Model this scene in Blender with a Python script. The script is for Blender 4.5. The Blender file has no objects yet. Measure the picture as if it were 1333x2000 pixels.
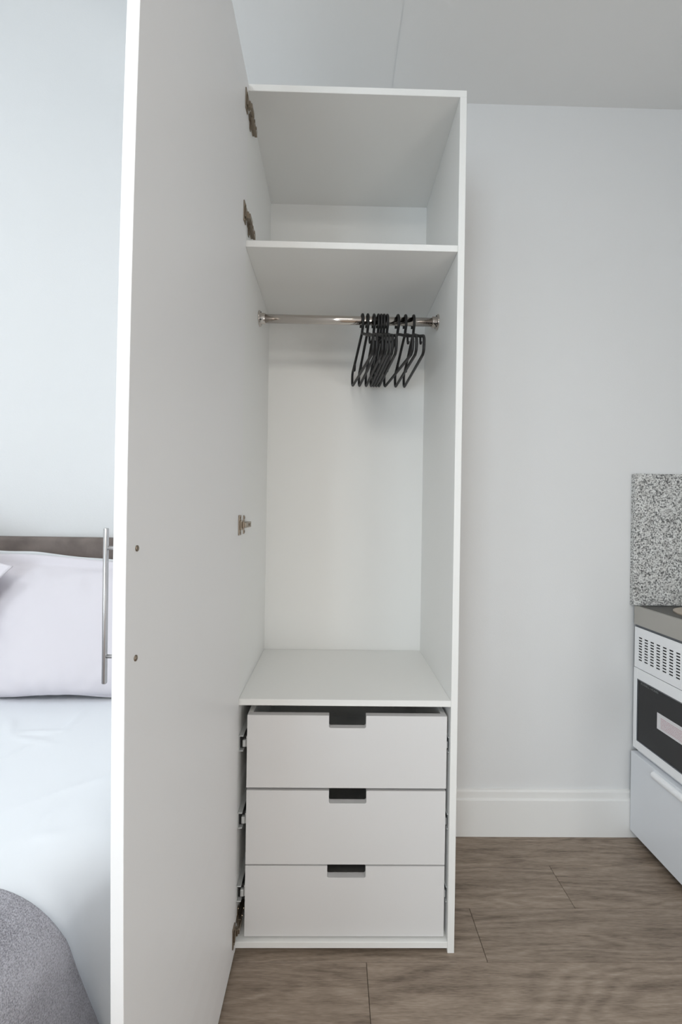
import bpy, bmesh, math, random
from mathutils import Vector, Matrix, noise

random.seed(7)
C = bpy.context.scene.collection
scn = bpy.context.scene

# ------------------------------------------------------------------ camera
cam_d = bpy.data.cameras.new('camera')
cam = bpy.data.objects.new('camera', cam_d)
C.objects.link(cam)
cam_d.sensor_fit = 'VERTICAL'
cam_d.sensor_height = 36.0
cam_d.lens = 854.54 * 36.0 / 2000.0
cam_d.clip_start = 0.02
yaw, pit, rol = math.radians(.8677), math.radians(.055), math.radians(.8809)
fwd = Vector((math.sin(yaw) * math.cos(pit), math.cos(yaw) * math.cos(pit), math.sin(pit)))
rx = Vector((math.cos(yaw), -math.sin(yaw), 0))
up0 = rx.cross(fwd)
right = rx * math.cos(rol) + up0 * math.sin(rol)
up = -rx * math.sin(rol) + up0 * math.cos(rol)
M = Matrix((right, up, -fwd)).transposed().to_4x4()
M.translation = Vector((0, 0, 1.1669))
cam.matrix_world = M
scn.camera = cam

# ------------------------------------------------------------------ exposure
vs = scn.view_settings
vs.view_transform = 'Standard'
vs.look = 'None'
vs.gamma = 1.0
vs.use_curve_mapping = False
vs.exposure = 0.0

# ------------------------------------------------------------------ sky, daylight and added fill
w = bpy.data.worlds.new('sky')
scn.world = w
w.use_nodes = True
w.node_tree.nodes['Background'].inputs[0].default_value = (.80, .90, 1.0, 1)
w.node_tree.nodes['Background'].inputs[1].default_value = 1.0


def area(name, loc, rot, sx, sy, power, col):
    l = bpy.data.lights.new(name, 'AREA')
    l.shape = 'RECTANGLE'
    l.size, l.size_y = sx, sy
    l.energy = power
    l.color = col
    o = bpy.data.objects.new(name, l)
    o.location = loc
    o.rotation_euler = rot
    C.objects.link(o)
    return o


# daylight through the left and rear windows, plus an added low fill from the right
area('daylight_left', (-2.62, -2.40, 1.55), (0, math.radians(-90), 0), 1.60, 1.30, 10, (.80, .915, 1.0))
area('daylight_rear', (-1.65, -3.37, 1.05), (math.radians(90), 0, 0), 1.20, 1.95, 64, (.775, .905, 1.0))
area('fill_right', (1.835, -1.6, .60), (0, math.radians(90), 0), 1.00, 1.60, 31, (1.0, .975, .935))


# ------------------------------------------------------------------ helpers
def lin(c):
    c = c / 255.0
    return c / 12.92 if c <= .04045 else ((c + .055) / 1.055) ** 2.4


def rgb(r, g, b):
    return (lin(r), lin(g), lin(b), 1)


def mat(name, col, rough=.5, metal=0.0, bump=0, bscale=200, spec=.5, var=0, vscale=3):
    m = bpy.data.materials.new(name)
    m.use_nodes = True
    nt = m.node_tree
    b = nt.nodes['Principled BSDF']
    b.inputs['Base Color'].default_value = col
    b.inputs['Roughness'].default_value = rough
    b.inputs['Metallic'].default_value = metal
    b.inputs['Specular IOR Level'].default_value = spec
    tc = nt.nodes.new('ShaderNodeTexCoord')
    if bump:
        n = nt.nodes.new('ShaderNodeTexNoise')
        n.inputs['Scale'].default_value = bscale
        n.inputs['Detail'].default_value = 3
        bp = nt.nodes.new('ShaderNodeBump')
        bp.inputs['Strength'].default_value = bump
        bp.inputs['Distance'].default_value = .002
        nt.links.new(tc.outputs['Object'], n.inputs['Vector'])
        nt.links.new(n.outputs['Fac'], bp.inputs['Height'])
        nt.links.new(bp.outputs['Normal'], b.inputs['Normal'])
    if var:
        n = nt.nodes.new('ShaderNodeTexNoise')
        n.inputs['Scale'].default_value = vscale
        n.inputs['Detail'].default_value = 5
        r = nt.nodes.new('ShaderNodeValToRGB')
        r.color_ramp.elements[0].position = .3
        r.color_ramp.elements[1].position = .7
        r.color_ramp.elements[0].color = [c * (1 - var) for c in col[:3]] + [1]
        r.color_ramp.elements[1].color = [min(1, c * (1 + var)) for c in col[:3]] + [1]
        nt.links.new(tc.outputs['Object'], n.inputs['Vector'])
        nt.links.new(n.outputs['Fac'], r.inputs['Fac'])
        nt.links.new(r.outputs['Color'], b.inputs['Base Color'])
    return m


def ramp(nt, pts):
    r = nt.nodes.new('ShaderNodeValToRGB')
    e = r.color_ramp.elements
    while len(e) < len(pts):
        e.new(.5)
    for i, (p, c) in enumerate(pts):
        e[i].position = p
        e[i].color = c
    return r


def obj(name, bm, m, parent=None, smooth=False, loc=None):
    me = bpy.data.meshes.new(name)
    bmesh.ops.recalc_face_normals(bm, faces=bm.faces[:])
    bm.to_mesh(me)
    bm.free()
    if m:
        me.materials.append(m)
    if smooth:
        for p in me.polygons:
            p.use_smooth = True
    o = bpy.data.objects.new(name, me)
    C.objects.link(o)
    if parent:
        o.parent = parent
    if loc:
        o.location = loc
    return o


def tag(o, label=None, cat=None, group=None, kind=None):
    if label: o['label'] = label
    if cat: o['category'] = cat
    if group: o['group'] = group
    if kind: o['kind'] = kind
    return o


def empty(name, loc=(0, 0, 0), parent=None):
    o = bpy.data.objects.new(name, None)
    o.empty_display_size = .1
    o.location = loc
    C.objects.link(o)
    if parent: o.parent = parent
    return o


def box(bm, x0, x1, y0, y1, z0, z1, bev=0, seg=2):
    g = bmesh.ops.create_cube(bm, size=1)
    vs_ = g['verts']
    for v in vs_:
        v.co = Vector(((x0 + x1) / 2 + v.co.x * (x1 - x0), (y0 + y1) / 2 + v.co.y * (y1 - y0), (z0 + z1) / 2 + v.co.z * (z1 - z0)))
    if bev:
        es = list({e for v in vs_ for e in v.link_edges})
        bmesh.ops.bevel(bm, geom=es, offset=bev, segments=seg, affect='EDGES', profile=.5)
    return bm


def B(*a, **k):
    return box(bmesh.new(), *a, **k)


def tube(bm, pts, r, n=10, cap=True):
    pts = [Vector(p) for p in pts]
    rings = []
    nrm = None
    for i, p in enumerate(pts):
        t = (pts[min(i + 1, len(pts) - 1)] - pts[max(i - 1, 0)]).normalized()
        if nrm is None:
            nrm = t.orthogonal().normalized()
        nrm = (nrm - t * nrm.dot(t)).normalized()
        bn = t.cross(nrm)
        rr = r[i] if isinstance(r, (list, tuple)) else r
        rings.append([bm.verts.new(p + (nrm * math.cos(2 * math.pi * k / n) + bn * math.sin(2 * math.pi * k / n)) * rr) for k in range(n)])
    for a, b in zip(rings, rings[1:]):
        for k in range(n):
            bm.faces.new((a[k], a[(k + 1) % n], b[(k + 1) % n], b[k]))
    if cap:
        bm.faces.new(rings[0][::-1])
        bm.faces.new(rings[-1])
    return bm


def prism(bm, prof, y0, y1, axis='Y'):
    """closed profile (a, z) swept along an axis"""
    def P(a, z, t):
        return (a, t, z) if axis == 'Y' else (t, a, z)
    A = [bm.verts.new(P(a, z, y0)) for a, z in prof]
    Bv = [bm.verts.new(P(a, z, y1)) for a, z in prof]
    n = len(prof)
    for i in range(n):
        bm.faces.new((A[i], A[(i + 1) % n], Bv[(i + 1) % n], Bv[i]))
    bm.faces.new(A)
    bm.faces.new(Bv[::-1])
    return bm


# ------------------------------------------------------------------ materials
M_wall = mat('wall_paint', rgb(234, 234, 234), .85, bump=.12, bscale=350, spec=.2)
M_ceil = mat('ceiling_paint', rgb(238, 238, 237), .9, bump=.08, bscale=300, spec=.15)
M_trim = mat('gloss_white_trim', rgb(244, 243, 241), .4)
M_board = mat('white_melamine', rgb(243, 243, 241), .42, bump=.04, bscale=500, spec=.4)
M_front = mat('white_drawer_front', rgb(226, 225, 225), .42, bump=.04, bscale=500, spec=.4)
M_edge = mat('white_melamine_door', rgb(243, 242, 242), .40, bump=.04, bscale=500, spec=.4)
M_dark = mat('dark_interior', rgb(40, 40, 41), .7)
M_chrome = mat('chrome', rgb(205, 198, 192), .12, 1.0)
M_steel = mat('zinc_runner', rgb(206, 208, 208), .35, .35)
M_nickel = mat('nickel_hinge', rgb(150, 138, 124), .32, 1.0)
M_handle = mat('brushed_nickel', rgb(196, 194, 194), .3, 1.0)
M_black = mat('black_plastic', rgb(17, 17, 18), .5)
M_duvet = mat('white_cotton', rgb(246, 249, 253), .85, bump=.05, bscale=900, spec=.15)
M_pillow = mat('pillow_cotton', rgb(222, 217, 222), .85, bump=.05, bscale=900, spec=.15)
M_pillow2 = mat('white_pillow_cotton', rgb(236, 238, 240), .85, bump=.05, bscale=900, spec=.15)
M_velvet = mat('grey_velvet', rgb(122, 112, 107), .8, bump=.25, bscale=60, spec=.15, var=.32, vscale=9)
M_worktop = mat('stainless_worktop', rgb(188, 185, 179), .42, .7, bump=.03, bscale=300)
M_topdark = mat('dark_steel_top', rgb(112, 110, 105), .4, .8)
M_hot = mat('hotplate_beige', rgb(206, 192, 176), .35, .2)  # even beige for both discs
M_oven = mat('white_enamel', rgb(252, 253, 255), .3)
M_unit = mat('white_unit_front', rgb(234, 237, 242), .3)
M_glass = mat('black_glass', rgb(46, 46, 47), .12, spec=.35)
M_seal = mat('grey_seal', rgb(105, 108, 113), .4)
M_print = mat('white_print', rgb(120, 124, 124), .6)
M_fill_lamp = mat('fill_lamp_diffuser', rgb(245, 243, 238), .5)  # glowing disc of the added fill lamps
M_fill_lamp.node_tree.nodes['Principled BSDF'].inputs['Emission Color'].default_value = (1, .95, .88, 1)
M_fill_lamp.node_tree.nodes['Principled BSDF'].inputs['Emission Strength'].default_value = 1.5
M_base = mat('upholstered_base', rgb(110, 104, 101), .85, bump=.2, bscale=120)


def throw_material():
    m = bpy.data.materials.new('grey_fleece')
    m.use_nodes = True
    nt = m.node_tree
    b = nt.nodes['Principled BSDF']
    b.inputs['Roughness'].default_value = .95
    b.inputs['Specular IOR Level'].default_value = .1
    b.inputs['Sheen Weight'].default_value = .25
    tc = nt.nodes.new('ShaderNodeTexCoord')
    n = nt.nodes.new('ShaderNodeTexNoise')
    n.inputs['Scale'].default_value = 520
    n.inputs['Detail'].default_value = 4
    n2 = nt.nodes.new('ShaderNodeTexNoise')
    n2.inputs['Scale'].default_value = 12
    mx = nt.nodes.new('ShaderNodeMath')
    mx.operation = 'MULTIPLY_ADD'
    mx.inputs[1].default_value = .35
    nt.links.new(tc.outputs['Object'], n.inputs['Vector'])
    nt.links.new(tc.outputs['Object'], n2.inputs['Vector'])
    nt.links.new(n2.outputs['Fac'], mx.inputs[0])
    nt.links.new(n.outputs['Fac'], mx.inputs[2])
    r = ramp(nt, [(.45, rgb(124, 122, 129)), (.85, rgb(200, 198, 206))])
    nt.links.new(mx.outputs[0], r.inputs[0])
    nt.links.new(r.outputs[0], b.inputs['Base Color'])
    bp = nt.nodes.new('ShaderNodeBump')
    bp.inputs['Strength'].default_value = .8
    bp.inputs['Distance'].default_value = .004
    nt.links.new(n.outputs['Fac'], bp.inputs['Height'])
    nt.links.new(bp.outputs[0], b.inputs['Normal'])
    return m


def wood_material():
    m = bpy.data.materials.new('grey_brown_oak_laminate')
    m.use_nodes = True
    nt = m.node_tree
    L = nt.links.new
    b = nt.nodes['Principled BSDF']
    b.inputs['Roughness'].default_value = .42
    b.inputs['Specular IOR Level'].default_value = .35
    tc = nt.nodes.new('ShaderNodeTexCoord')
    oi = nt.nodes.new('ShaderNodeObjectInfo')
    sc = nt.nodes.new('ShaderNodeVectorMath')
    sc.operation = 'SCALE'
    sc.inputs[0].default_value = (37.0, 91.0, 53.0)
    L(oi.outputs['Random'], sc.inputs['Scale'])
    add = nt.nodes.new('ShaderNodeVectorMath')
    add.operation = 'ADD'
    L(tc.outputs['Object'], add.inputs[0])
    L(sc.outputs[0], add.inputs[1])

    def noise_(scale3, scale, detail, dist=0):
        mp = nt.nodes.new('ShaderNodeMapping')
        mp.inputs['Scale'].default_value = scale3
        n = nt.nodes.new('ShaderNodeTexNoise')
        n.inputs['Scale'].default_value = scale
        n.inputs['Detail'].default_value = detail
        n.inputs['Distortion'].default_value = dist
        L(add.outputs[0], mp.inputs['Vector'])
        L(mp.outputs[0], n.inputs['Vector'])
        return n
    # cathedral figure: contour bands of a broad stretched noise
    broad = noise_((1.1, 6.5, 1), 1.0, 1.5, .3)
    mul = nt.nodes.new('ShaderNodeMath')
    mul.operation = 'MULTIPLY'
    mul.inputs[1].default_value = 120
    L(broad.outputs['Fac'], mul.inputs[0])
    sn = nt.nodes.new('ShaderNodeMath')
    sn.operation = 'SINE'
    L(mul.outputs[0], sn.inputs[0])
    figure = nt.nodes.new('ShaderNodeMapRange')
    figure.inputs['From Min'].default_value = -1
    figure.inputs['From Max'].default_value = 1
    L(sn.outputs[0], figure.inputs['Value'])
    streak = noise_((5, 70, 1), 1.0, 8, .5)
    patch = noise_((1.4, 8, 1), 1.6, 3, .2)
    fine = noise_((40, 380, 1), 1.0, 4)

    def combine(a, b_, f):
        x = nt.nodes.new('ShaderNodeMix')
        x.data_type = 'FLOAT'
        x.inputs[0].default_value = f
        L(a, x.inputs[2])
        L(b_, x.inputs[3])
        return x.outputs[0]
    v = combine(streak.outputs['Fac'], figure.outputs[0], .16)
    v = combine(v, patch.outputs['Fac'], .35)
    v = combine(v, fine.outputs['Fac'], .32)
    r = ramp(nt, [(.34, rgb(108, 94, 82)), (.46, rgb(140, 125, 111)), (.56, rgb(159, 143, 128)), (.68, rgb(177, 162, 147))])
    L(v, r.inputs[0])
    hs = nt.nodes.new('ShaderNodeHueSaturation')
    vr = nt.nodes.new('ShaderNodeMapRange')
    vr.inputs['To Min'].default_value = .95
    vr.inputs['To Max'].default_value = 1.05
    L(oi.outputs['Random'], vr.inputs['Value'])
    L(vr.outputs[0], hs.inputs['Value'])
    L(r.outputs[0], hs.inputs['Color'])
    L(hs.outputs[0], b.inputs['Base Color'])
    bp = nt.nodes.new('ShaderNodeBump')
    bp.inputs['Strength'].default_value = .15
    bp.inputs['Distance'].default_value = .001
    L(v, bp.inputs['Height'])
    L(bp.outputs[0], b.inputs['Normal'])
    return m


def granite_material():
    m = bpy.data.materials.new('speckled_granite_laminate')
    m.use_nodes = True
    nt = m.node_tree
    L = nt.links.new
    b = nt.nodes['Principled BSDF']
    b.inputs['Roughness'].default_value = .35
    tc = nt.nodes.new('ShaderNodeTexCoord')
    n = nt.nodes.new('ShaderNodeTexNoise')
    n.inputs['Scale'].default_value = 200
    n.inputs['Detail'].default_value = 2.5
    n.inputs['Roughness'].default_value = .6
    n2 = nt.nodes.new('ShaderNodeTexNoise')
    n2.inputs['Scale'].default_value = 38
    L(tc.outputs['Object'], n.inputs['Vector'])
    L(tc.outputs['Object'], n2.inputs['Vector'])
    r = ramp(nt, [(.34, rgb(76, 76, 78)), (.42, rgb(138, 138, 137)), (.49, rgb(196, 196, 194)), (.62, rgb(238, 238, 236))])
    L(n.outputs['Fac'], r.inputs[0])
    r2 = ramp(nt, [(.35, (.88, .87, .86, 1)), (.65, (1, 1, 1, 1))])
    L(n2.outputs['Fac'], r2.inputs[0])
    mx = nt.nodes.new('ShaderNodeMix')
    mx.data_type = 'RGBA'
    mx.blend_type = 'MULTIPLY'
    mx.inputs[0].default_value = 1
    L(r.outputs[0], mx.inputs[6])
    L(r2.outputs[0], mx.inputs[7])
    L(mx.outputs[2], b.inputs['Base Color'])
    return m


def label_material():
    """small-print sticker: white paper with rows of tiny reddish and grey print"""
    m = bpy.data.materials.new('printed_sticker')
    m.use_nodes = True
    nt = m.node_tree
    L = nt.links.new
    b = nt.nodes['Principled BSDF']
    b.inputs['Roughness'].default_value = .5
    tc = nt.nodes.new('ShaderNodeTexCoord')
    sep = nt.nodes.new('ShaderNodeSeparateXYZ')
    L(tc.outputs['Generated'], sep.inputs[0])
    # rows along Z
    mu = nt.nodes.new('ShaderNodeMath'); mu.operation = 'MULTIPLY'; mu.inputs[1].default_value = 2 * math.pi * 11
    L(sep.outputs['Z'], mu.inputs[0])
    sn = nt.nodes.new('ShaderNodeMath'); sn.operation = 'SINE'
    L(mu.outputs[0], sn.inputs[0])
    row = nt.nodes.new('ShaderNodeMath'); row.operation = 'GREATER_THAN'; row.inputs[1].default_value = .1
    L(sn.outputs[0], row.inputs[0])
    mp = nt.nodes.new('ShaderNodeMapping'); mp.inputs['Scale'].default_value = (1, 60, 11)
    n = nt.nodes.new('ShaderNodeTexNoise'); n.inputs['Scale'].default_value = 1.6
    L(tc.outputs['Generated'], mp.inputs[0]); L(mp.outputs[0], n.inputs['Vector'])
    wd = nt.nodes.new('ShaderNodeMath'); wd.operation = 'GREATER_THAN'; wd.inputs[1].default_value = .42
    L(n.outputs['Fac'], wd.inputs[0])
    mul = nt.nodes.new('ShaderNodeMath'); mul.operation = 'MULTIPLY'
    L(row.outputs[0], mul.inputs[0]); L(wd.outputs[0], mul.inputs[1])
    # keep a clean margin around the print
    last = mul.outputs[0]
    for ax, lo, hi in (('Y', .05, .93), ('Z', .12, .82)):
        for op, t in (('GREATER_THAN', lo), ('LESS_THAN', hi)):
            g = nt.nodes.new('ShaderNodeMath'); g.operation = op; g.inputs[1].default_value = t
            L(sep.outputs[ax], g.inputs[0])
            k = nt.nodes.new('ShaderNodeMath'); k.operation = 'MULTIPLY'
            L(last, k.inputs[0]); L(g.outputs[0], k.inputs[1])
            last = k.outputs[0]
    mx = nt.nodes.new('ShaderNodeMix'); mx.data_type = 'RGBA'
    mx.inputs[6].default_value = rgb(232, 230, 232)
    mx.inputs[7].default_value = rgb(205, 165, 176)
    L(last, mx.inputs[0])
    L(mx.outputs[2], b.inputs['Base Color'])
    return m


def pane_material():
    m = bpy.data.materials.new('window_glass')
    m.use_nodes = True
    nt = m.node_tree
    nt.nodes.remove(nt.nodes['Principled BSDF'])
    t = nt.nodes.new('ShaderNodeBsdfTransparent')
    g = nt.nodes.new('ShaderNodeBsdfGlossy')
    g.inputs['Roughness'].default_value = .02
    mx = nt.nodes.new('ShaderNodeMixShader')
    mx.inputs[0].default_value = .06
    nt.links.new(t.outputs[0], mx.inputs[1])
    nt.links.new(g.outputs[0], mx.inputs[2])
    nt.links.new(mx.outputs[0], nt.nodes['Material Output'].inputs[0])
    return m


M_throw, M_wood, M_granite, M_label, M_pane = throw_material(), wood_material(), granite_material(), label_material(), pane_material()

# ------------------------------------------------------------------ room
YW = 1.5929            # back wall
XR_ = 1.715            # right wall
XL_ = -2.50            # left wall
YR = -3.25             # wall behind the camera
ZC = 2.6706            # ceiling on the right
CR = .183              # crease in the ceiling
SL = 0.0
XF = -.55              # where the lower ceiling ends and the taller part over the bed begins
ZF = ZC + (CR - XF) * SL
ZH = 3.35

fl = tag(obj('floor', B(XL_ - .1, XR_ + .1, YR - .1, YW + .1, -.12, -.0125), mat('floor_gap', rgb(60, 52, 46), .8)), kind='structure')
# laminate planks, laid left to right, each a part of the floor
PW, PL = .156, 1.22
pm = bpy.data.meshes.new('plank')
bm = B(-PL / 2 + .0006, PL / 2 - .0006, -PW / 2 + .0003, PW / 2 - .0003, -.012, 0, bev=.0008, seg=1)
bm.to_mesh(pm); bm.free()
pm.materials.append(M_wood)


def plank(x0, x1, yc, y0, y1):
    full = (x1 - x0 > PL - .001) and (y1 - y0 > PW - .001)
    if full:
        o = bpy.data.objects.new('plank', pm)
        C.objects.link(o)
    else:
        cx, cy = (x0 + x1) / 2, (y0 + y1) / 2
        o = obj('plank', B(x0 - cx + .0006, x1 - cx - .0006, y0 - cy + .0003, y1 - cy - .0003, -.012, 0, bev=.0008, seg=1), M_wood)
        yc = cy
    o.location = ((x0 + x1) / 2, yc, 0)
    o.parent = fl


k = 0
y1 = 1.448
rows = []
while y1 > YR: # towards the camera
    rows.append((y1 - PW, y1, .735 - .317 * k)); k += 1; y1 -= PW
rows.insert(0, (1.448, YW, .20))
for (ya, yb, joint) in rows:
    x = joint
    while x > XL_: x -= PL
    while x < XR_:
        xa, xb = max(x, XL_), min(x + PL, XR_)
        ya_ = max(ya, YR)
        if xb - xa > .02 and yb - ya_ > .01:
            plank(xa, xb, (ya_ + yb) / 2, ya_, yb)
        x += PL

tag(obj('wall_back', B(XL_ - .1, XR_ + .1, YW, YW + .1, -.1, ZH + .1), M_wall), kind='structure')



def wall_with_hole(axis, pos, out, a0, a1, z0, z1, h):
    """wall slab at a plane with one rectangular window hole h=(a0,a1,z0,z1)"""
    bm = bmesh.new()
    for (p, q, r, s) in ((a0, h[0], z0, z1), (h[1], a1, z0, z1), (h[0], h[1], z0, h[2]), (h[0], h[1], h[3], z1)):
        lo, hi = min(pos, pos + out), max(pos, pos + out)
        if axis == 'X':
            box(bm, lo, hi, p, q, r, s)
        else:
            box(bm, p, q, lo, hi, r, s)
    return bm


tag(obj('wall_right', wall_with_hole('X', XR_, .1, YR - .1, YW, -.1, ZH + .1, (-2.4, -.8, .10, 1.10)), M_wall), kind='structure')
tag(obj('wall_left', wall_with_hole('X', XL_, -.1, YR - .1, YW, -.1, ZH + .1, (-3.08, -1.72, .73, 2.37)), M_wall), kind='structure')
tag(obj('wall_rear', wall_with_hole('Y', YR, -.1, XL_, XR_, -.1, ZH + .1, (-2.25, -1.05, .07, 2.03)), M_wall), kind='structure')


def window(name, axis, pos, a0, a1, z0, z1):
    sg = -1 if pos > 0 else 1
    o = empty(name)
    tag(o, kind='structure')

    def bb(bm, p, q, r, s, d0, d1):
        if axis == 'X':
            return box(bm, *sorted((pos + sg * d0, pos + sg * d1)), p, q, r, s, bev=.003)
        return box(bm, p, q, pos + d0, pos + d1, r, s, bev=.003)
    f = bmesh.new()
    t = .05
    bb(f, a0, a0 + t, z0, z1, -.07, -.02); bb(f, a1 - t, a1, z0, z1, -.07, -.02)
    bb(f, a0 + t, a1 - t, z0, z0 + t, -.07, -.02); bb(f, a0 + t, a1 - t, z1 - t, z1, -.07, -.02)
    mid = (a0 + a1) / 2
    bb(f, mid - .03, mid + .03, z0 + t, z1 - t, -.07, -.02)
    obj('window_frame', f, M_trim, o)
    for p, q in ((a0 + t, mid - .03), (mid + .03, a1 - t)):
        g = sorted((pos - sg * .048, pos - sg * .042))
        obj('pane', box(bmesh.new(), *((*g, p, q) if axis == 'X' else (p, q, *g)), z0 + t, z1 - t), M_pane, o)
    obj('window_sill', bb(bmesh.new(), a0 - .04, a1 + .04, z0 - .03, z0, .0, .09), M_trim, o)


window('window_1', 'X', XL_, -3.08, -1.72, .73, 2.37)
window('window_2', 'Y', YR, -2.25, -1.05, .07, 2.03)
window('added_window_3', 'X', XR_, -2.4, -.8, .10, 1.10)  # unseen low window, added as the opening for the right-hand fill

bm = bmesh.new()
prism(bm, [(XR_, ZC), (CR, ZC), (CR + .002, ZC + .004), (XF, ZF + .004), (XF, ZH), (XL_, ZH), (XL_, ZH + .1), (XR_, ZH + .1)], YR, YW)
tag(obj('ceiling', bm, M_ceil), kind='structure')


def skirting(name, x0, x1):
    prof = [(YW, 0), (YW - .0155, 0), (YW - .0155, .131), (YW - .0145, .134), (YW - .0105, .1365), (YW - .0100, .159), (YW - .0085, .164), (YW - .004, .166), (YW, .166)]
    tag(obj(name, prism(bmesh.new(), prof, x0, x1, 'X'), M_trim), kind='structure')


skirting('baseboard_back', .3375, XR_)
skirting('baseboard_back.001', XL_, -.2655)

# ------------------------------------------------------------------ wardrobe
D, XR, WZ = 1.1587, .3363, 2.2956
XL = XR - .6
T = .018
XiL, XiR = XL + T, XR - T
BK = D + .4271
wd = empty('wardrobe', ((XL + XR) / 2, D, 0))
tag(wd, 'tall narrow white wardrobe standing open against the wall with three drawers', 'wardrobe')
O = Vector(wd.location)


def wpart(name, x0, x1, y0, y1, z0, z1, m=None, bev=.0008, parent=None):
    return obj(name, box(bmesh.new(), x0 - O.x, x1 - O.x, y0 - O.y, y1 - O.y, z0, z1, bev=bev, seg=1), m or M_board, parent or wd)


wpart('side_panel', XL, XiL, D, BK, 0, WZ - T)
wpart('side_panel', XiR, XR, D, BK, 0, WZ - T)
wpart('top_panel', XL, XR, D, BK, WZ - T, WZ)
wpart('back_panel', XiL, XiR, BK - .003, BK, .0122, WZ - T, bev=0)
wpart('shelf', XiL, XiR, D + .002, BK - .003, 1.8836 - .0172, 1.8836)
wpart('shelf', XiL, XiR, D + .001, BK - .0045, .6535, .6700)
wpart('base_panel', XiL, XiR, D + .001, BK - .003, .0122, .0285)

# drawers: front with a cut-out grip, box, runners
DY = D + .012


def drawer(z0, z1, xa, xb, nz, label, ny=DY):
    o = empty('drawer', (0, 0, 0), wd)
    tag(o, label)
    x0, x1 = -.2231 - O.x, .3105 - O.x
    y0, y1 = ny - O.y, ny + T - O.y
    nx0, nx1 = xa - O.x, xb - O.x
    # front board outline with a rectangular notch, slightly rounded lower corners
    r = .003
    prof = [(x0, z0), (x1, z0), (x1, z1), (nx1, z1), (nx1, nz + r), (nx1 - r, nz), (nx0 + r, nz), (nx0, nz + r), (nx0, z1), (x0, z1)]
    bm = bmesh.new()
    A = [bm.verts.new((a, y0, z)) for a, z in prof]
    Bv = [bm.verts.new((a, y1, z)) for a, z in prof]
    n = len(prof)
    for i in range(n):
        bm.faces.new((A[i], A[(i + 1) % n], Bv[(i + 1) % n], Bv[i]))
    # faces split round the notch so they stay simple
    for V, fl_ in ((A, False), (Bv, True)):
        q = [[V[0], V[1], V[4], V[5], V[6], V[7]], [V[1], V[2], V[3], V[4]], [V[0], V[7], V[8], V[9]]]
        for f in q:
            bm.faces.new(f[::-1] if fl_ else f)
    obj('drawer_front', bm, M_front, o)
    h1 = z1 - .0
    obj('drawer_side', B(x0, x0 + .013, y1, y1 + .37, z0 + .004, h1), M_board, o)
    obj('drawer_side', B(x1 - .013, x1, y1, y1 + .37, z0 + .004, h1), M_board, o)
    obj('drawer_back', B(x0 + .013, x1 - .013, y1 + .357, y1 + .37, z0 + .004, h1), M_board, o)
    obj('drawer_bottom', B(x0 + .013, x1 - .013, y1, y1 + .357, z0 + .01, z0 + .016), M_board, o)
    return o


ZD = [(.4316, .6245, -.0055, .0935, .5915), (.2254, .4225, -.0030, .0975, .3885), (.0335, .2212, -.0045, .0985, .1900)]
labs = ['top drawer, slightly further out with its dark inside showing above the front', None, None]
for (z0, z1, a, b, nz), lb in zip(ZD, labs):
    dr = drawer(z0, z1, a, b, nz, lb, DY if z0 < .4 else DY - .003)
    zc = {.4316: .5475, .2254: .342, .0335: .147}[z0]
    for sx, xo, xi in ((-1, XiL, -.2231), (1, XiR, .3105)):
        g = xi - xo
        # outer rail on the cabinet side, inner rail on the drawer, ball cage seen on end
        bm = bmesh.new()
        def rb(a, b_, c, d, e, f):
            p, q = sorted((xo + g * a - O.x, xo + g * b_ - O.x))
            box(bm, p, q, D + c - O.y, D + d - O.y, zc + e, zc + f, bev=.0006, seg=1)
        rb(.00, .10, .010, .40, -.021, .021)
        rb(.10, .55, .010, .40, .0185, .021)
        rb(.10, .55, .010, .40, -.021, -.0185)
        obj('runner', bm, M_steel, dr)
        bm = bmesh.new()
        def rb2(a, b_, c, d, e, f):
            p, q = sorted((xo + g * a - O.x, xo + g * b_ - O.x))
            box(bm, p, q, D + c - O.y, D + d - O.y, zc + e, zc + f, bev=.0006, seg=1)
        rb2(.42, .80, .016, .38, -.012, .006)
        rb2(.80, 1.0, .020, .38, -.014, .014)
        obj('runner_insert', bm, M_steel, dr)
        bm = bmesh.new()
        def rb3(a, b_, c, d, e, f):
            p, q = sorted((xo + g * a - O.x, xo + g * b_ - O.x))
            box(bm, p, q, D + c - O.y, D + d - O.y, zc + e, zc + f, bev=.0006, seg=1)
        rb3(.12, .40, .022, .38, -.0175, .0175)
        rb3(.40, .80, .022, .38, .008, .0175)
        obj('runner_cage', bm, M_black, dr)

# clothes rail
RY, RZ, RR = D + .22, 1.7725, .0132
rail = obj('clothes_rail', tube(bmesh.new(), [(XiL + .006 - O.x, RY - O.y, RZ), (XiR - .006 - O.x, RY - O.y, RZ)], RR, 28), M_chrome, wd, True)
for xo, s in ((XiL, 1), (XiR, -1)):
    bm = bmesh.new()
    p = lambda d: (xo + s * d - O.x, RY - O.y, RZ)
    tube(bm, [p(0), p(.0005), p(.0035), p(.0045), p(.0055), p(.0185), p(.0195)], [.0225, .024, .024, .0225, .0168, .0168, .0158], 28)
    f = obj('rail_flange', bm, M_chrome, rail, True)
    for a in (90, 210, 330):
        q = bmesh.new()
        ca, sa = math.cos(math.radians(a)) * .0197, math.sin(math.radians(a)) * .0197
        tube(q, [(xo + s * .004 - O.x, RY + ca - O.y, RZ + sa), (xo + s * .0062 - O.x, RY + ca - O.y, RZ + sa)], .0024, 8)
        obj('screw', q, M_dark, rail)

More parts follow.
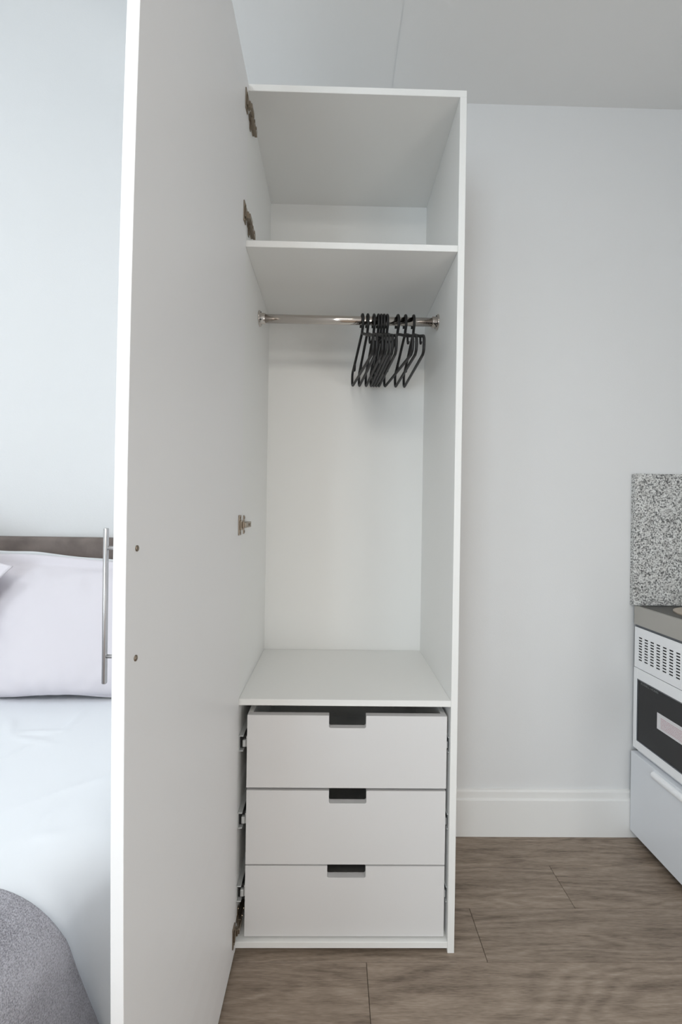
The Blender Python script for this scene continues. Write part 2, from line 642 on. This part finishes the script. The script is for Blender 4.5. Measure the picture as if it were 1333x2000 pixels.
# door, standing open towards the viewer
ANG = math.radians(90.0)
BOW = .020             # the tall door is slightly warped
dr_ = Vector((math.cos(ANG), -math.sin(ANG), 0))
nr_ = Vector((math.sin(ANG), math.cos(ANG), 0))      # inner face looks along +nr_
HP = Vector((XL + .02, D - .003, 0))
DM = Matrix((( dr_.x, nr_.x, 0, HP.x - O.x), (dr_.y, nr_.y, 0, HP.y - O.y), (0, 0, 1, 0), (0, 0, 0, 1)))
DW, DT = .596, .0168


def dobj(name, bm, m, parent, smooth=False):
    for v in bm.verts:
        v.co.y -= BOW * (1 - ((v.co.z - 1.15) / 1.15) ** 2) * max(0, v.co.x) / DW
    bm.transform(DM)
    return obj(name, bm, m, parent, smooth)


bm = B(0, DW, -DT, 0, .012, WZ - .001)
bmesh.ops.subdivide_edges(bm, edges=[e for e in bm.edges if abs(e.verts[0].co.z - e.verts[1].co.z) > 1], cuts=31, use_grid_fill=True)
door = dobj('door', bm, M_edge, wd)
md = door.modifiers.new('edge', 'BEVEL'); md.width = .0009; md.segments = 2; md.limit_method = 'ANGLE'
tag(door, 'tall plain white door swung open towards the viewer')
# bar handle on the outer face
hx = DW - .032
bm = bmesh.new()
tube(bm, [(hx, -DT - .0265, .9325), (hx, -DT - .0265, .9335), (hx, -DT - .0265, 1.1400), (hx, -DT - .0265, 1.1410)], [.0026, .0034, .0034, .0026], 16)
for z in (.9690, 1.1145):
    tube(bm, [(hx, -DT, z), (hx, -DT - .0265, z)], .0026, 12)
dobj('handle', bm, M_handle, door, True)
for z in (.9686, 1.1149):
    bm = bmesh.new()
    tube(bm, [(hx + .0045, 0, z), (hx + .0045, .0012, z), (hx + .0045, .0020, z)], [.0042, .0042, .0028], 14)
    tube(bm, [(hx + .0045, .0015, z), (hx + .0045, .0024, z)], .0012, 6)
    dobj('screw', bm, M_nickel, door, True)

# concealed hinges
for hz in (2.224, 1.936, 1.130, .072):
    h = empty('hinge', (0, 0, 0), wd)
    bm = bmesh.new()       # cup plate on the door's inner face
    box(bm, .014, .036, 0, .0030, hz - .026, hz + .026, bev=.001)
    box(bm, .010, .030, .0030, .0060, hz - .013, hz + .013, bev=.001)
    tube(bm, [(.025, .0028, hz - .019), (.025, .0042, hz - .019)], .003, 10)
    tube(bm, [(.025, .0028, hz + .019), (.025, .0042, hz + .019)], .003, 10)
    dobj('cup_plate', bm, M_nickel, h)
    bm = bmesh.new()       # cross mounting plate on the cabinet side
    box(bm, XiL - O.x, XiL + .0022 - O.x, D + .024 - O.y, D + .036 - O.y, hz - .025, hz + .025, bev=.0008)
    box(bm, XiL - O.x, XiL + .005 - O.x, D + .016 - O.y, D + .070 - O.y, hz - .008, hz + .008, bev=.0008)
    for s in (-1, 1):
        tube(bm, [(XiL + .002 - O.x, D + .030 - O.y, hz + s * .019), (XiL + .0036 - O.x, D + .030 - O.y, hz + s * .019)], .0034, 10)
    obj('mounting_plate', bm, M_nickel, h)
    bm = bmesh.new()       # arm
    box(bm, XiL + .005 - O.x, XiL + .0125 - O.x, D + .010 - O.y, D + .074 - O.y, hz - .0078, hz + .0078, bev=.0012)
    box(bm, XiL + .0095 - O.x, XiL + .0155 - O.x, D - .016 - O.y, D + .016 - O.y, hz - .0065, hz + .0065, bev=.0012)
    box(bm, XiL + .006 - O.x, XiL + .012 - O.x, D - .020 - O.y, D - .010 - O.y, hz - .0085, hz + .0085, bev=.001)
    tube(bm, [(XiL + .0125 - O.x, D + .052 - O.y, hz), (XiL + .0145 - O.x, D + .052 - O.y, hz)], .0036, 10)
    tube(bm, [(XiL + .0125 - O.x, D + .030 - O.y, hz), (XiL + .0145 - O.x, D + .030 - O.y, hz)], .0036, 10)
    obj('hinge_arm', bm, M_nickel, h)

# ------------------------------------------------------------------ coat hangers
# local frame: x along the hanger (positive = towards the room), z up, origin at the rail's centre line
HR = .0042


def curve(pts, n=5):
    """Catmull-Rom through pts"""
    P = [Vector(p) for p in pts]
    out = []
    for i in range(len(P) - 1):
        a, b, c, d = P[max(i - 1, 0)], P[i], P[i + 1], P[min(i + 2, len(P) - 1)]
        for k in range(n):
            t = k / n
            out.append(.5 * ((2 * b) + (c - a) * t + (2 * a - 5 * b + 4 * c - d) * t * t + (3 * b - a - 3 * c + d) * t ** 3))
    out.append(P[-1])
    return out


def hanger_hook():
    bm = bmesh.new()
    R = RR + HR + .0006
    pts = [(-R * math.cos(math.radians(a)), 0, R * math.sin(math.radians(a))) for a in range(-25, 181, 12)]
    pts = [(-R - .0005, 0, -.0150)] + pts + [(R, 0, -.010), (R - .001, 0, -.020), (.006, 0, -.032), (.001, 0, -.044)]
    rad = [.0052] + [HR] * (len(pts) - 1)
    cp = curve(pts, 2)
    tube(bm, cp, [.0044 if i < 2 else HR for i in range(len(cp))], 8)
    return bm


def hanger_body():
    bm = bmesh.new()
    near = [(0, 0, -.040), (.012, 0, -.0455), (.05, 0, -.062), (.10, 0, -.085), (.150, 0, -.105), (.167, 0, -.113), (.173, 0, -.128), (.170, 0, -.150), (.160, 0, -.158), (.14, 0, -.1605), (0, 0, -.1605)]
    loop = near + [(-x, y, z) for x, y, z in near[-2::-1]]
    tube(bm, curve(loop, 3), HR, 8, cap=True)
    return bm


def hanger_peg(s):
    bm = bmesh.new()
    a = [(s * .118, 0, -.0935), (s * .119, 0, -.104), (s * .1215, 0, -.114), (s * .127, 0, -.1175), (s * .1315, 0, -.1135)]
    tube(bm, curve(a, 3), .0032, 7)
    return bm


hm = {}
def mk_hanger():
    r = empty('clothes_hanger')
    obj('hook', hanger_hook(), M_black, r, True)
    obj('hanger_frame', hanger_body(), M_black, r, True)
    for s in (1, -1):
        obj('strap_hook', hanger_peg(s), M_black, r, True)
    return r


def dup(o):
    r = o.copy()
    C.objects.link(r)
    for ch in o.children:
        c = ch.copy()
        C.objects.link(c)
        c.parent = r
    return r


# hook position along the rail, sideways offset of the far end
HG = [(.0783, -.0215, 'leftmost black plastic hanger on the chrome rail'),
      (.0950, -.0145, 'second black plastic hanger from the left on the chrome rail'),
      (.1150, -.0105, 'third black plastic hanger from the left, just left of the tight bunch'),
      (.1285, -.0066, 'left hanger of the three black ones bunched tight on the rail'),
      (.1376, -.0066, 'middle hanger of the three black ones bunched tight on the rail'),
      (.1467, -.0066, 'right hanger of the three black ones bunched tight on the rail'),
      (.1568, -.0070, 'black plastic hanger just right of the tight bunch, before the wide gap'),
      (.1900, -.0192, 'third black plastic hanger from the right, just past the wide gap'),
      (.2143, -.0056, 'second black plastic hanger from the right on the chrome rail'),
      (.2402, -.0007, 'rightmost black plastic hanger on the chrome rail')]
base = mk_hanger()
for i, (x, dx, lab) in enumerate(HG):
    h = base if i == 0 else dup(base)
    a = math.atan2(dx, .165)
    # local +x -> towards the room (-Y); the far end swings by dx
    h.rotation_euler = (0, 0, -math.pi / 2 - a)
    h.location = (x, RY, RZ)
    tag(h, lab, 'clothes hanger', 'black hangers on the wardrobe rail')

# ------------------------------------------------------------------ bed
BXL, BXR, BZ = -1.775, -.4095, .595
bed = empty('bed', ((BXL + BXR) / 2, .52, 0))
tag(bed, 'bed with a grey velvet headboard against the wall left of the wardrobe', 'bed')
bo = Vector(bed.location)


def bpart(name, bm, m, smooth=False):
    bm.transform(Matrix.Translation(-bo))
    return obj(name, bm, m, bed, smooth)


bpart('headboard', B(-1.80, -.36, YW - .092, YW - .022, .10, 1.0662, bev=.014, seg=4), M_velvet, True)
bpart('bed_base', B(BXL + .03, BXR - .03, -.47, YW - .095, .10, .34, bev=.01), M_base)
bpart('mattress', B(BXL + .045, BXR - .045, -.45, YW - .097, .34, .560, bev=.08, seg=5), M_duvet, True)
for lx in (BXL + .09, BXR - .09):
    for ly in (-.40, 1.40):
        bpart('leg', tube(bmesh.new(), [(lx, ly, 0), (lx, ly, .1)], [.02, .026], 14), M_dark)

# the duvet follows a rounded cross-section; the throw lies on top of it
def section(v, off=0.0, drop=.22):
    """v in 0..1 across the bed, left hem to right hem -> (x, z, nx, nz)"""
    R = .0917
    side = BZ - R - drop
    flat = (BXR - BXL) - 2 * R
    arc = R * math.pi / 2
    tot = 2 * side + 2 * arc + flat
    s = v * tot
    if s < side:
        x, z, nx, nz = BXL, drop + s, -1, 0
    elif s < side + arc:
        a = (s - side) / R
        nx, nz = -math.cos(a), math.sin(a)
        x, z = BXL + R + R * nx, BZ - R + R * nz
    elif s < side + arc + flat:
        x, z, nx, nz = BXL + R + (s - side - arc), BZ, 0, 1
    elif s < side + 2 * arc + flat:
        a = (s - side - arc - flat) / R
        nx, nz = math.sin(a), math.cos(a)
        x, z = BXR - R + R * nx, BZ - R + R * nz
    else:
        x, z, nx, nz = BXR, BZ - R - (s - side - 2 * arc - flat), 1, 0
    k_ = max(0, BZ - R * .5 - z)
    x += (1 if nx > 0 else -1) * .0523 * k_       # the hem hangs a little outwards
    return x + nx * off, z + nz * off, nx, nz


CREASE = [((-.698, 1.2476), (-.681, 1.126), .0016), ((-.681, 1.126), (-.90, .62), .0020), ((-.7966, 1.1165), (-.681, 1.126), .0016),
          ((-.5102, .7555), (-.4838, .7822), .0015), ((-.60, .83), (-.47, .95), .0012), ((-.86, 1.19), (-.80, 1.10), .0018),
          ((-.80, 1.10), (-.66, 1.06), .0012), ((-.56, .70), (-.50, .86), .0013)]


def crease(x, y):
    h = 0
    for (ax, ay), (bx_, by_), hh in CREASE:
        dx, dy = bx_ - ax, by_ - ay
        L2 = dx * dx + dy * dy
        t = max(0, min(1, ((x - ax) * dx + (y - ay) * dy) / L2))
        d = math.hypot(x - ax - t * dx, y - ay - t * dy)
        fade = math.sin(math.pi * (.12 + .76 * t))
        h += 2.6 * hh * fade * math.exp(-(d / .007) ** 2)
    return h


def sheet(y_of, nu, nv, off, wr, drop, foot=None, v0=0, v1=1, bulge=0):
    bm = bmesh.new()
    G = []
    for i in range(nu + 1):
        row = []
        for j in range(nv + 1):
            v = v0 + (v1 - v0) * j / nv
            x, z, nx, nz = section(v, off, drop)
            y = y_of(i / nu, v, x, z)
            d = wr * (noise.noise(Vector((x * 2.2, y * 2.0, z * 3))) * 1.2 + .35 * noise.noise(Vector((x * 6, y * 5, z * 7 + 4))))
            if nz > .2:
                d += crease(x, y) if off < .005 else 0
            if nz < .3:       # hanging side: soft vertical folds
                d += wr * .9 * math.sin(y * 13 + 1.5 * math.sin(y * 5)) * (1 - nz) * min(1, (BZ - z) / .25)
            if bulge and nx > 0:      # the duvet puffs out where the throw does not hold it down
                b = max(0, min(1, (y - .705) / .12))
                x += bulge * b * b * (3 - 2 * b) * nx ** .6
            x += nx * d
            z += nz * d
            if foot is not None:
                e = y - foot
                R = .11
                if e < R:      # roll over the foot end
                    a = (R - e) / R
                    if a < math.pi / 2:
                        zz = BZ + off - R + R * math.cos(a); yy = foot + R - R * math.sin(a)
                    else:
                        zz = BZ + off - R - (a - math.pi / 2) * R; yy = foot
                    z = min(z, zz); y = yy
            row.append(bm.verts.new((x, y, z)))
        G.append(row)
    for i in range(nu):
        for j in range(nv):
            bm.faces.new((G[i][j], G[i][j + 1], G[i + 1][j + 1], G[i + 1][j]))
    return bm


dv = obj('duvet', sheet(lambda u, v, x, z: 1.42 - u * (1.42 + .50 + .32), 230, 210, 0.0, .0045, .20, foot=-.50, bulge=.045), M_duvet, None, True)
tag(dv, 'smooth white duvet spread over the bed with faint creases', 'duvet')
md = dv.modifiers.new('thick', 'SOLIDIFY'); md.thickness = .012; md.offset = -1


def throw_y(u, v, x, z):
    d = max(0, min(1, (BZ + .01 - z) / .30))
    far = .6446 - .0075 * math.exp(-((x - BXR - .0277) / .05) ** 2) * (1 - d) + .0901 * d ** 1.15 + .003 * noise.noise(Vector((x * 5, 3, z * 6)))
    return far - u * .72


th = obj('throw', sheet(throw_y, 90, 150, .0195, .0045, .26), M_throw, None, True)
tag(th, 'fluffy grey throw draped over the side of the white duvet', 'blanket')
md = th.modifiers.new('thick', 'SOLIDIFY'); md.thickness = .011; md.offset = -1
md = th.modifiers.new('round', 'BEVEL'); md.width = .004; md.segments = 3; md.limit_method = 'ANGLE'


def pillow(name, m, label, loc, rot, w_=.70, h_=.44, t_=.17, fl_=.045, seed=0, group=None, droop=0.0, bump=0.0, pull=.045):
    """stuffed pillow in a case with a flat border: local x width, z height, y thickness"""
    nu, nv = 78, 60
    bm = bmesh.new()

    def P(s, t, sd):
        # s,t in -1..1 over the whole case incl. border
        inn_x, inn_z = (w_ / 2 - fl_) / (w_ / 2), (h_ / 2 - fl_) / (h_ / 2)
        a, b = min(1, abs(s) / inn_x), min(1, abs(t) / inn_z)
        body = (max(0, 1 - a ** 2.6) ** .55) * ((max(0, 1 - b ** 2.4) ** .55) if t > 0 else (max(0, 1 - b ** 5) ** .40))
        # sides pulled in between the corners
        t_in = t
        px = s * w_ / 2 * (1 - pull * (1 - t * t))
        pz = t * h_ / 2 * (1 - (pull + .005) * (1 - s * s)) * (1 if t > 0 else 1.06)
        if t < -inn_z:      # lower border folded in under the pillow
            pz = -inn_z * h_ / 2 * (1 - (pull + .005) * (1 - s * s)) * 1.06 + (t + inn_z) * h_ / 2 * .12
        sag = 1 - .22 * t
        y = sd * (t_ / 2 * body * sag)
        nx = Vector((px * 7 + seed, pz * 7, sd * 3 + seed))
        y += sd * body * .013 * noise.noise(nx * .8)
        # gathers radiating from the seams
        edge = max(a, b)
        if body > 0:
            y += sd * .016 * max(0, edge - .4) * noise.noise(Vector((px * 26 + seed, pz * 26, 9))) * min(1, body * 3)
        # border: thin, gently waved
        rim = max(0, max((abs(s) - inn_x) / (1 - inn_x), (abs(t) - inn_z) / (1 - inn_z)))
        if rim > 0:
            y += sd * .0022 + .010 * rim * noise.noise(Vector((px * 6 + seed, pz * 6, 1)))
            pz += rim * .010 * noise.noise(Vector((px * 5 + seed, 7, 2)))
        else:
            y += sd * .0022
        # stitched groove between body and border
        g = math.exp(-((max(abs(s) / inn_x, abs(t) / inn_z) - 1) / .012) ** 2)
        y -= sd * .0030 * g
        if t > 0:
            pz += bump * max(0, t - .6) / .4 * math.exp(-((s + .58) / .30) ** 2)
        pz -= droop * (s * .5 + .5) ** 2 * max(0, t)
        return (px, y, pz)
    grids = []
    for sd in (-1, 1):
        G = [[bm.verts.new(P(2 * i / nu - 1, 2 * j / nv - 1, sd)) for j in range(nv + 1)] for i in range(nu + 1)]
        for i in range(nu):
            for j in range(nv):
                f = (G[i][j], G[i + 1][j], G[i + 1][j + 1], G[i][j + 1])
                bm.faces.new(f if sd < 0 else f[::-1])
        grids.append(G)
    A, Bg = grids
    loopA = [A[i][0] for i in range(nu)] + [A[nu][j] for j in range(nv)] + [A[i][nv] for i in range(nu, 0, -1)] + [A[0][j] for j in range(nv, 0, -1)]
    loopB = [Bg[i][0] for i in range(nu)] + [Bg[nu][j] for j in range(nv)] + [Bg[i][nv] for i in range(nu, 0, -1)] + [Bg[0][j] for j in range(nv, 0, -1)]
    n = len(loopA)
    for i in range(n):
        bm.faces.new((loopA[i], loopB[i], loopB[(i + 1) % n], loopA[(i + 1) % n]))
    o = obj(name, bm, m, None, True)
    o.location = loc
    o.rotation_euler = rot
    tag(o, label, 'pillow', group)
    return o


pillow('pillow', M_pillow, 'pale lilac white pillow with flat border leaning nearest to the open door', (-.755, 1.363, .798), (math.radians(-11), 0, math.radians(2)), seed=1, w_=.676, h_=.446, t_=.13, fl_=.033, droop=.010, bump=.010, group='pillows on the bed')
pillow('pillow', M_pillow2, 'bluish white pillow behind, only its top border showing above the lilac pillow', (-.80, 1.472, .806), (math.radians(-3), math.radians(1.5), 0), seed=5, w_=.68, h_=.42, t_=.03, droop=.02, bump=.006, group='pillows on the bed')
pillow('pillow', M_pillow, 'pale pillow at left edge of the photo whose bordered corner overlaps the next pillow', (-1.334, 1.258, .925), (math.radians(-14), math.radians(24), math.radians(-3)), seed=9, w_=.66, h_=.47, t_=.13, pull=.12, group='pillows on the bed')

# ------------------------------------------------------------------ kitchen in the right corner
KX, KY1, KY0 = 1.097, 1.5745, .9745
KXB = XR_ - .005

sp = obj('splashback', B(KX - .006, XR_ - .001, YW - .0205, YW - .0005, .846, 1.3245, bev=.001, seg=1), M_granite)
tag(sp, 'speckled grey granite splashback panel fixed to the wall above the steel worktop', 'splashback')

wt = empty('worktop', ((KX + KXB) / 2, (KY0 + KY1) / 2, .775))
tag(wt, 'stainless steel worktop with a cream hotplate in the right corner', 'worktop')
wo = Vector(wt.location)


def kp(root, name, bm, m, smooth=False):
    bm.transform(Matrix.Translation(-Vector(root.location)))
    return obj(name, bm, m, root, smooth)


bm = bmesh.new()
prism(bm, [(KX, .7790), (KX, .8430), (KX + .0015, .8445), (KX + .012, .8445), (KX + .016, .8425), (KXB, .8425), (KXB, .7790)], KY0, KY1)
kp(wt, 'steel_top', bm, M_worktop)
kp(wt, 'inset_top', B(KX + .018, KXB - .02, KY0 + .02, KY1 - .002, .8426, .8436, bev=.0003, seg=1), M_topdark)
for hy, hr in ((1.435, .105), (1.15, .085)):
    hxc = 1.262
    bm = bmesh.new()
    tube(bm, [(hxc, hy, .8436), (hxc, hy, .8475), (hxc, hy, .8490), (hxc, hy, .8490)], [hr, hr, hr - .004, .02], 48)
    kp(wt, 'hotplate', bm, M_hot, False)

ov = empty('oven', ((KX + KXB) / 2, (KY0 + KY1) / 2, .335))
tag(ov, 'white compact oven with black glass door and vent slots under the worktop', 'oven')
kp(ov, 'oven_body', B(KX + .022, KXB, KY0 + .003, KY1 - .001, .336, .7785, bev=.001, seg=1), M_seal)
# vent panel with a grid of slots cut right through
vy, vz = [], []
NC, NR = 19, 9
ys = []
for c in range(NC):
    a = 1.5537 - c * .0285
    ys.append((a - .0180, a))
zs_ = []
for r in range(NR):
    c = .7349 - r * .0098
    zs_.append((c - .0024, c + .0024))
yl = sorted({KY0 + .003, KY1 - .001, *[t for p in ys for t in p]})
zl = sorted({.6255, .7700, *[t for p in zs_ for t in p]})
hole = lambda y, z: any(a < y < b for a, b in ys) and any(a < z < b for a, b in zs_)
bm = bmesh.new()
VV = {}
def gv(x, i, j):
    if (x, i, j) not in VV:
        VV[(x, i, j)] = bm.verts.new((KX + .002 + x, yl[i], zl[j]))
    return VV[(x, i, j)]
TH = .002
solid = [[not hole((yl[i] + yl[i + 1]) / 2, (zl[j] + zl[j + 1]) / 2) for j in range(len(zl) - 1)] for i in range(len(yl) - 1)]
for i in range(len(yl) - 1):
    for j in range(len(zl) - 1):
        if not solid[i][j]:
            continue
        q = [(i, j), (i + 1, j), (i + 1, j + 1), (i, j + 1)]
        bm.faces.new([gv(0, *p) for p in q])
        bm.faces.new([gv(TH, *p) for p in q[::-1]])
        for (a, b_), (di, dj) in (((q[0], q[1]), (0, -1)), ((q[1], q[2]), (1, 0)), ((q[2], q[3]), (0, 1)), ((q[3], q[0]), (-1, 0))):
            ii, jj = i + di, j + dj
            if not (0 <= ii < len(yl) - 1 and 0 <= jj < len(zl) - 1 and solid[ii][jj]):
                bm.faces.new((gv(0, *a), gv(TH, *a), gv(TH, *b_), gv(0, *b_)))
kp(ov, 'vent_panel', bm, M_oven)
kp(ov, 'vent_backing', B(KX + .012, KX + .020, KY0 + .01, KY1 - .01, .64, .755), M_dark)
# oven door: white frame round black glass
fy0, fy1, fz0, fz1 = KY0 + .003, KY1 - .001, .3355, .6235
gy0, gy1, gz0, gz1 = KY0 + .022, 1.5560, .3650, .5870
bm = bmesh.new()
for (a, b, c, d) in ((fy0, gy0, fz0, fz1), (gy1, fy1, fz0, fz1), (gy0, gy1, fz0, gz0), (gy0, gy1, gz1, fz1)):
    box(bm, KX, KX + .018, a, b, c, d, bev=.0006, seg=1)
fr = kp(ov, 'door_frame', bm, M_oven)
bm = bmesh.new()
s = .0035
for (a, b, c, d) in ((gy0, gy0 + s, gz0, gz1), (gy1 - s, gy1, gz0, gz1), (gy0 + s, gy1 - s, gz0, gz0 + s), (gy0 + s, gy1 - s, gz1 - s, gz1)):
    box(bm, KX + .0005, KX + .012, a, b, c, d)
kp(ov, 'glass_trim', bm, M_seal)
gl = kp(ov, 'door_glass', B(KX + .0025, KX + .010, gy0 + s, gy1 - s, gz0 + s, gz1 - s), M_glass)
kp(ov, 'warning_sticker', B(KX + .0021, KX + .0026, 1.4595 - .235, 1.4595, .4557, .5100), M_label)
cu = bpy.data.curves.new('brand_lettering', 'FONT')
cu.body = 'RUSSELL HOBBS'
cu.size = .0098
cu.extrude = .00012
t_o = bpy.data.objects.new('brand_lettering_curve', cu)
C.objects.link(t_o)
bpy.context.view_layer.update()
me = bpy.data.meshes.new_from_object(t_o.evaluated_get(bpy.context.evaluated_depsgraph_get()))
bpy.data.objects.remove(t_o)
me.materials.clear()
me.materials.append(M_print)
wtxt = max(v.co.x for v in me.vertices)
# text runs towards the room along -Y, standing on z, facing -X
R = Matrix(((0, 0, -1, KX + .0023), (-.084 / wtxt, 0, 0, 1.5397), (0, 1, 0, .5725), (0, 0, 0, 1)))
me.transform(Matrix.Translation(-Vector(ov.location)) @ R)
t_ = bpy.data.objects.new('brand_lettering', me)
C.objects.link(t_)
t_.parent = ov
# dark recess strip under the worktop
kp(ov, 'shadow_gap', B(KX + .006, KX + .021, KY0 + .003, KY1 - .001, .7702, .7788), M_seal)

cb = empty('cabinet', ((KX + KXB) / 2, (KY0 + KY1) / 2, 0))
tag(cb, 'low white cabinet with a flat drawer front below the oven', 'cabinet')
kp(cb, 'cabinet_body', B(KX + .018, KXB, KY0 + .003, KY1 - .001, .03, .3345, bev=.001, seg=1), M_oven)
kp(cb, 'plinth', B(KX + .06, KXB, KY0 + .003, KY1 - .001, 0, .030), M_dark)
df = kp(cb, 'drawer_front', B(KX - .006, KX + .016, KY0 + .003, KY1 - .0005, .0320, .3195, bev=.0015), M_unit)
bm = bmesh.new()
prof = []
for a in range(0, 181, 20):
    prof.append((KX - .006 - .011 * math.sin(math.radians(a)), .2985 + .0115 * math.cos(math.radians(a))))
prism(bm, prof, 1.09, 1.46)
bm.transform(Matrix.Translation(-Vector(cb.location)))
obj('handle', bm, M_oven, df)

# ------------------------------------------------------------------ unseen fill lamps, added to brighten the room
def fill_lamp(loc, r, power, col, label):
    lp = empty('fill_lamp', loc)
    tag(lp, label, 'fill lamp')
    obj('fill_lamp_base', tube(bmesh.new(), [(0, 0, 0), (0, 0, -.02), (0, 0, -.025)], [r + .05, r + .05, r + .03], 48), M_trim, lp)
    obj('diffuser', tube(bmesh.new(), [(0, 0, -.0251), (0, 0, -.033), (0, 0, -.036)], [r + .025, r + .01, r - .05], 48), M_fill_lamp, lp)
    la = area('fill_light', (0, 0, -.038), (0, 0, 0), 2 * r, 2 * r, power, col)
    la.data.shape = 'DISK'
    la.parent = lp


fill_lamp((-.2, -1.3, ZC), .55, 22, (1.0, .955, .88), 'added round flush white fill lamp behind the viewer')
fill_lamp((-1.4, -.6, ZH), .50, 19, (.79, .91, 1.0), 'added round flush white fill lamp over the bed')
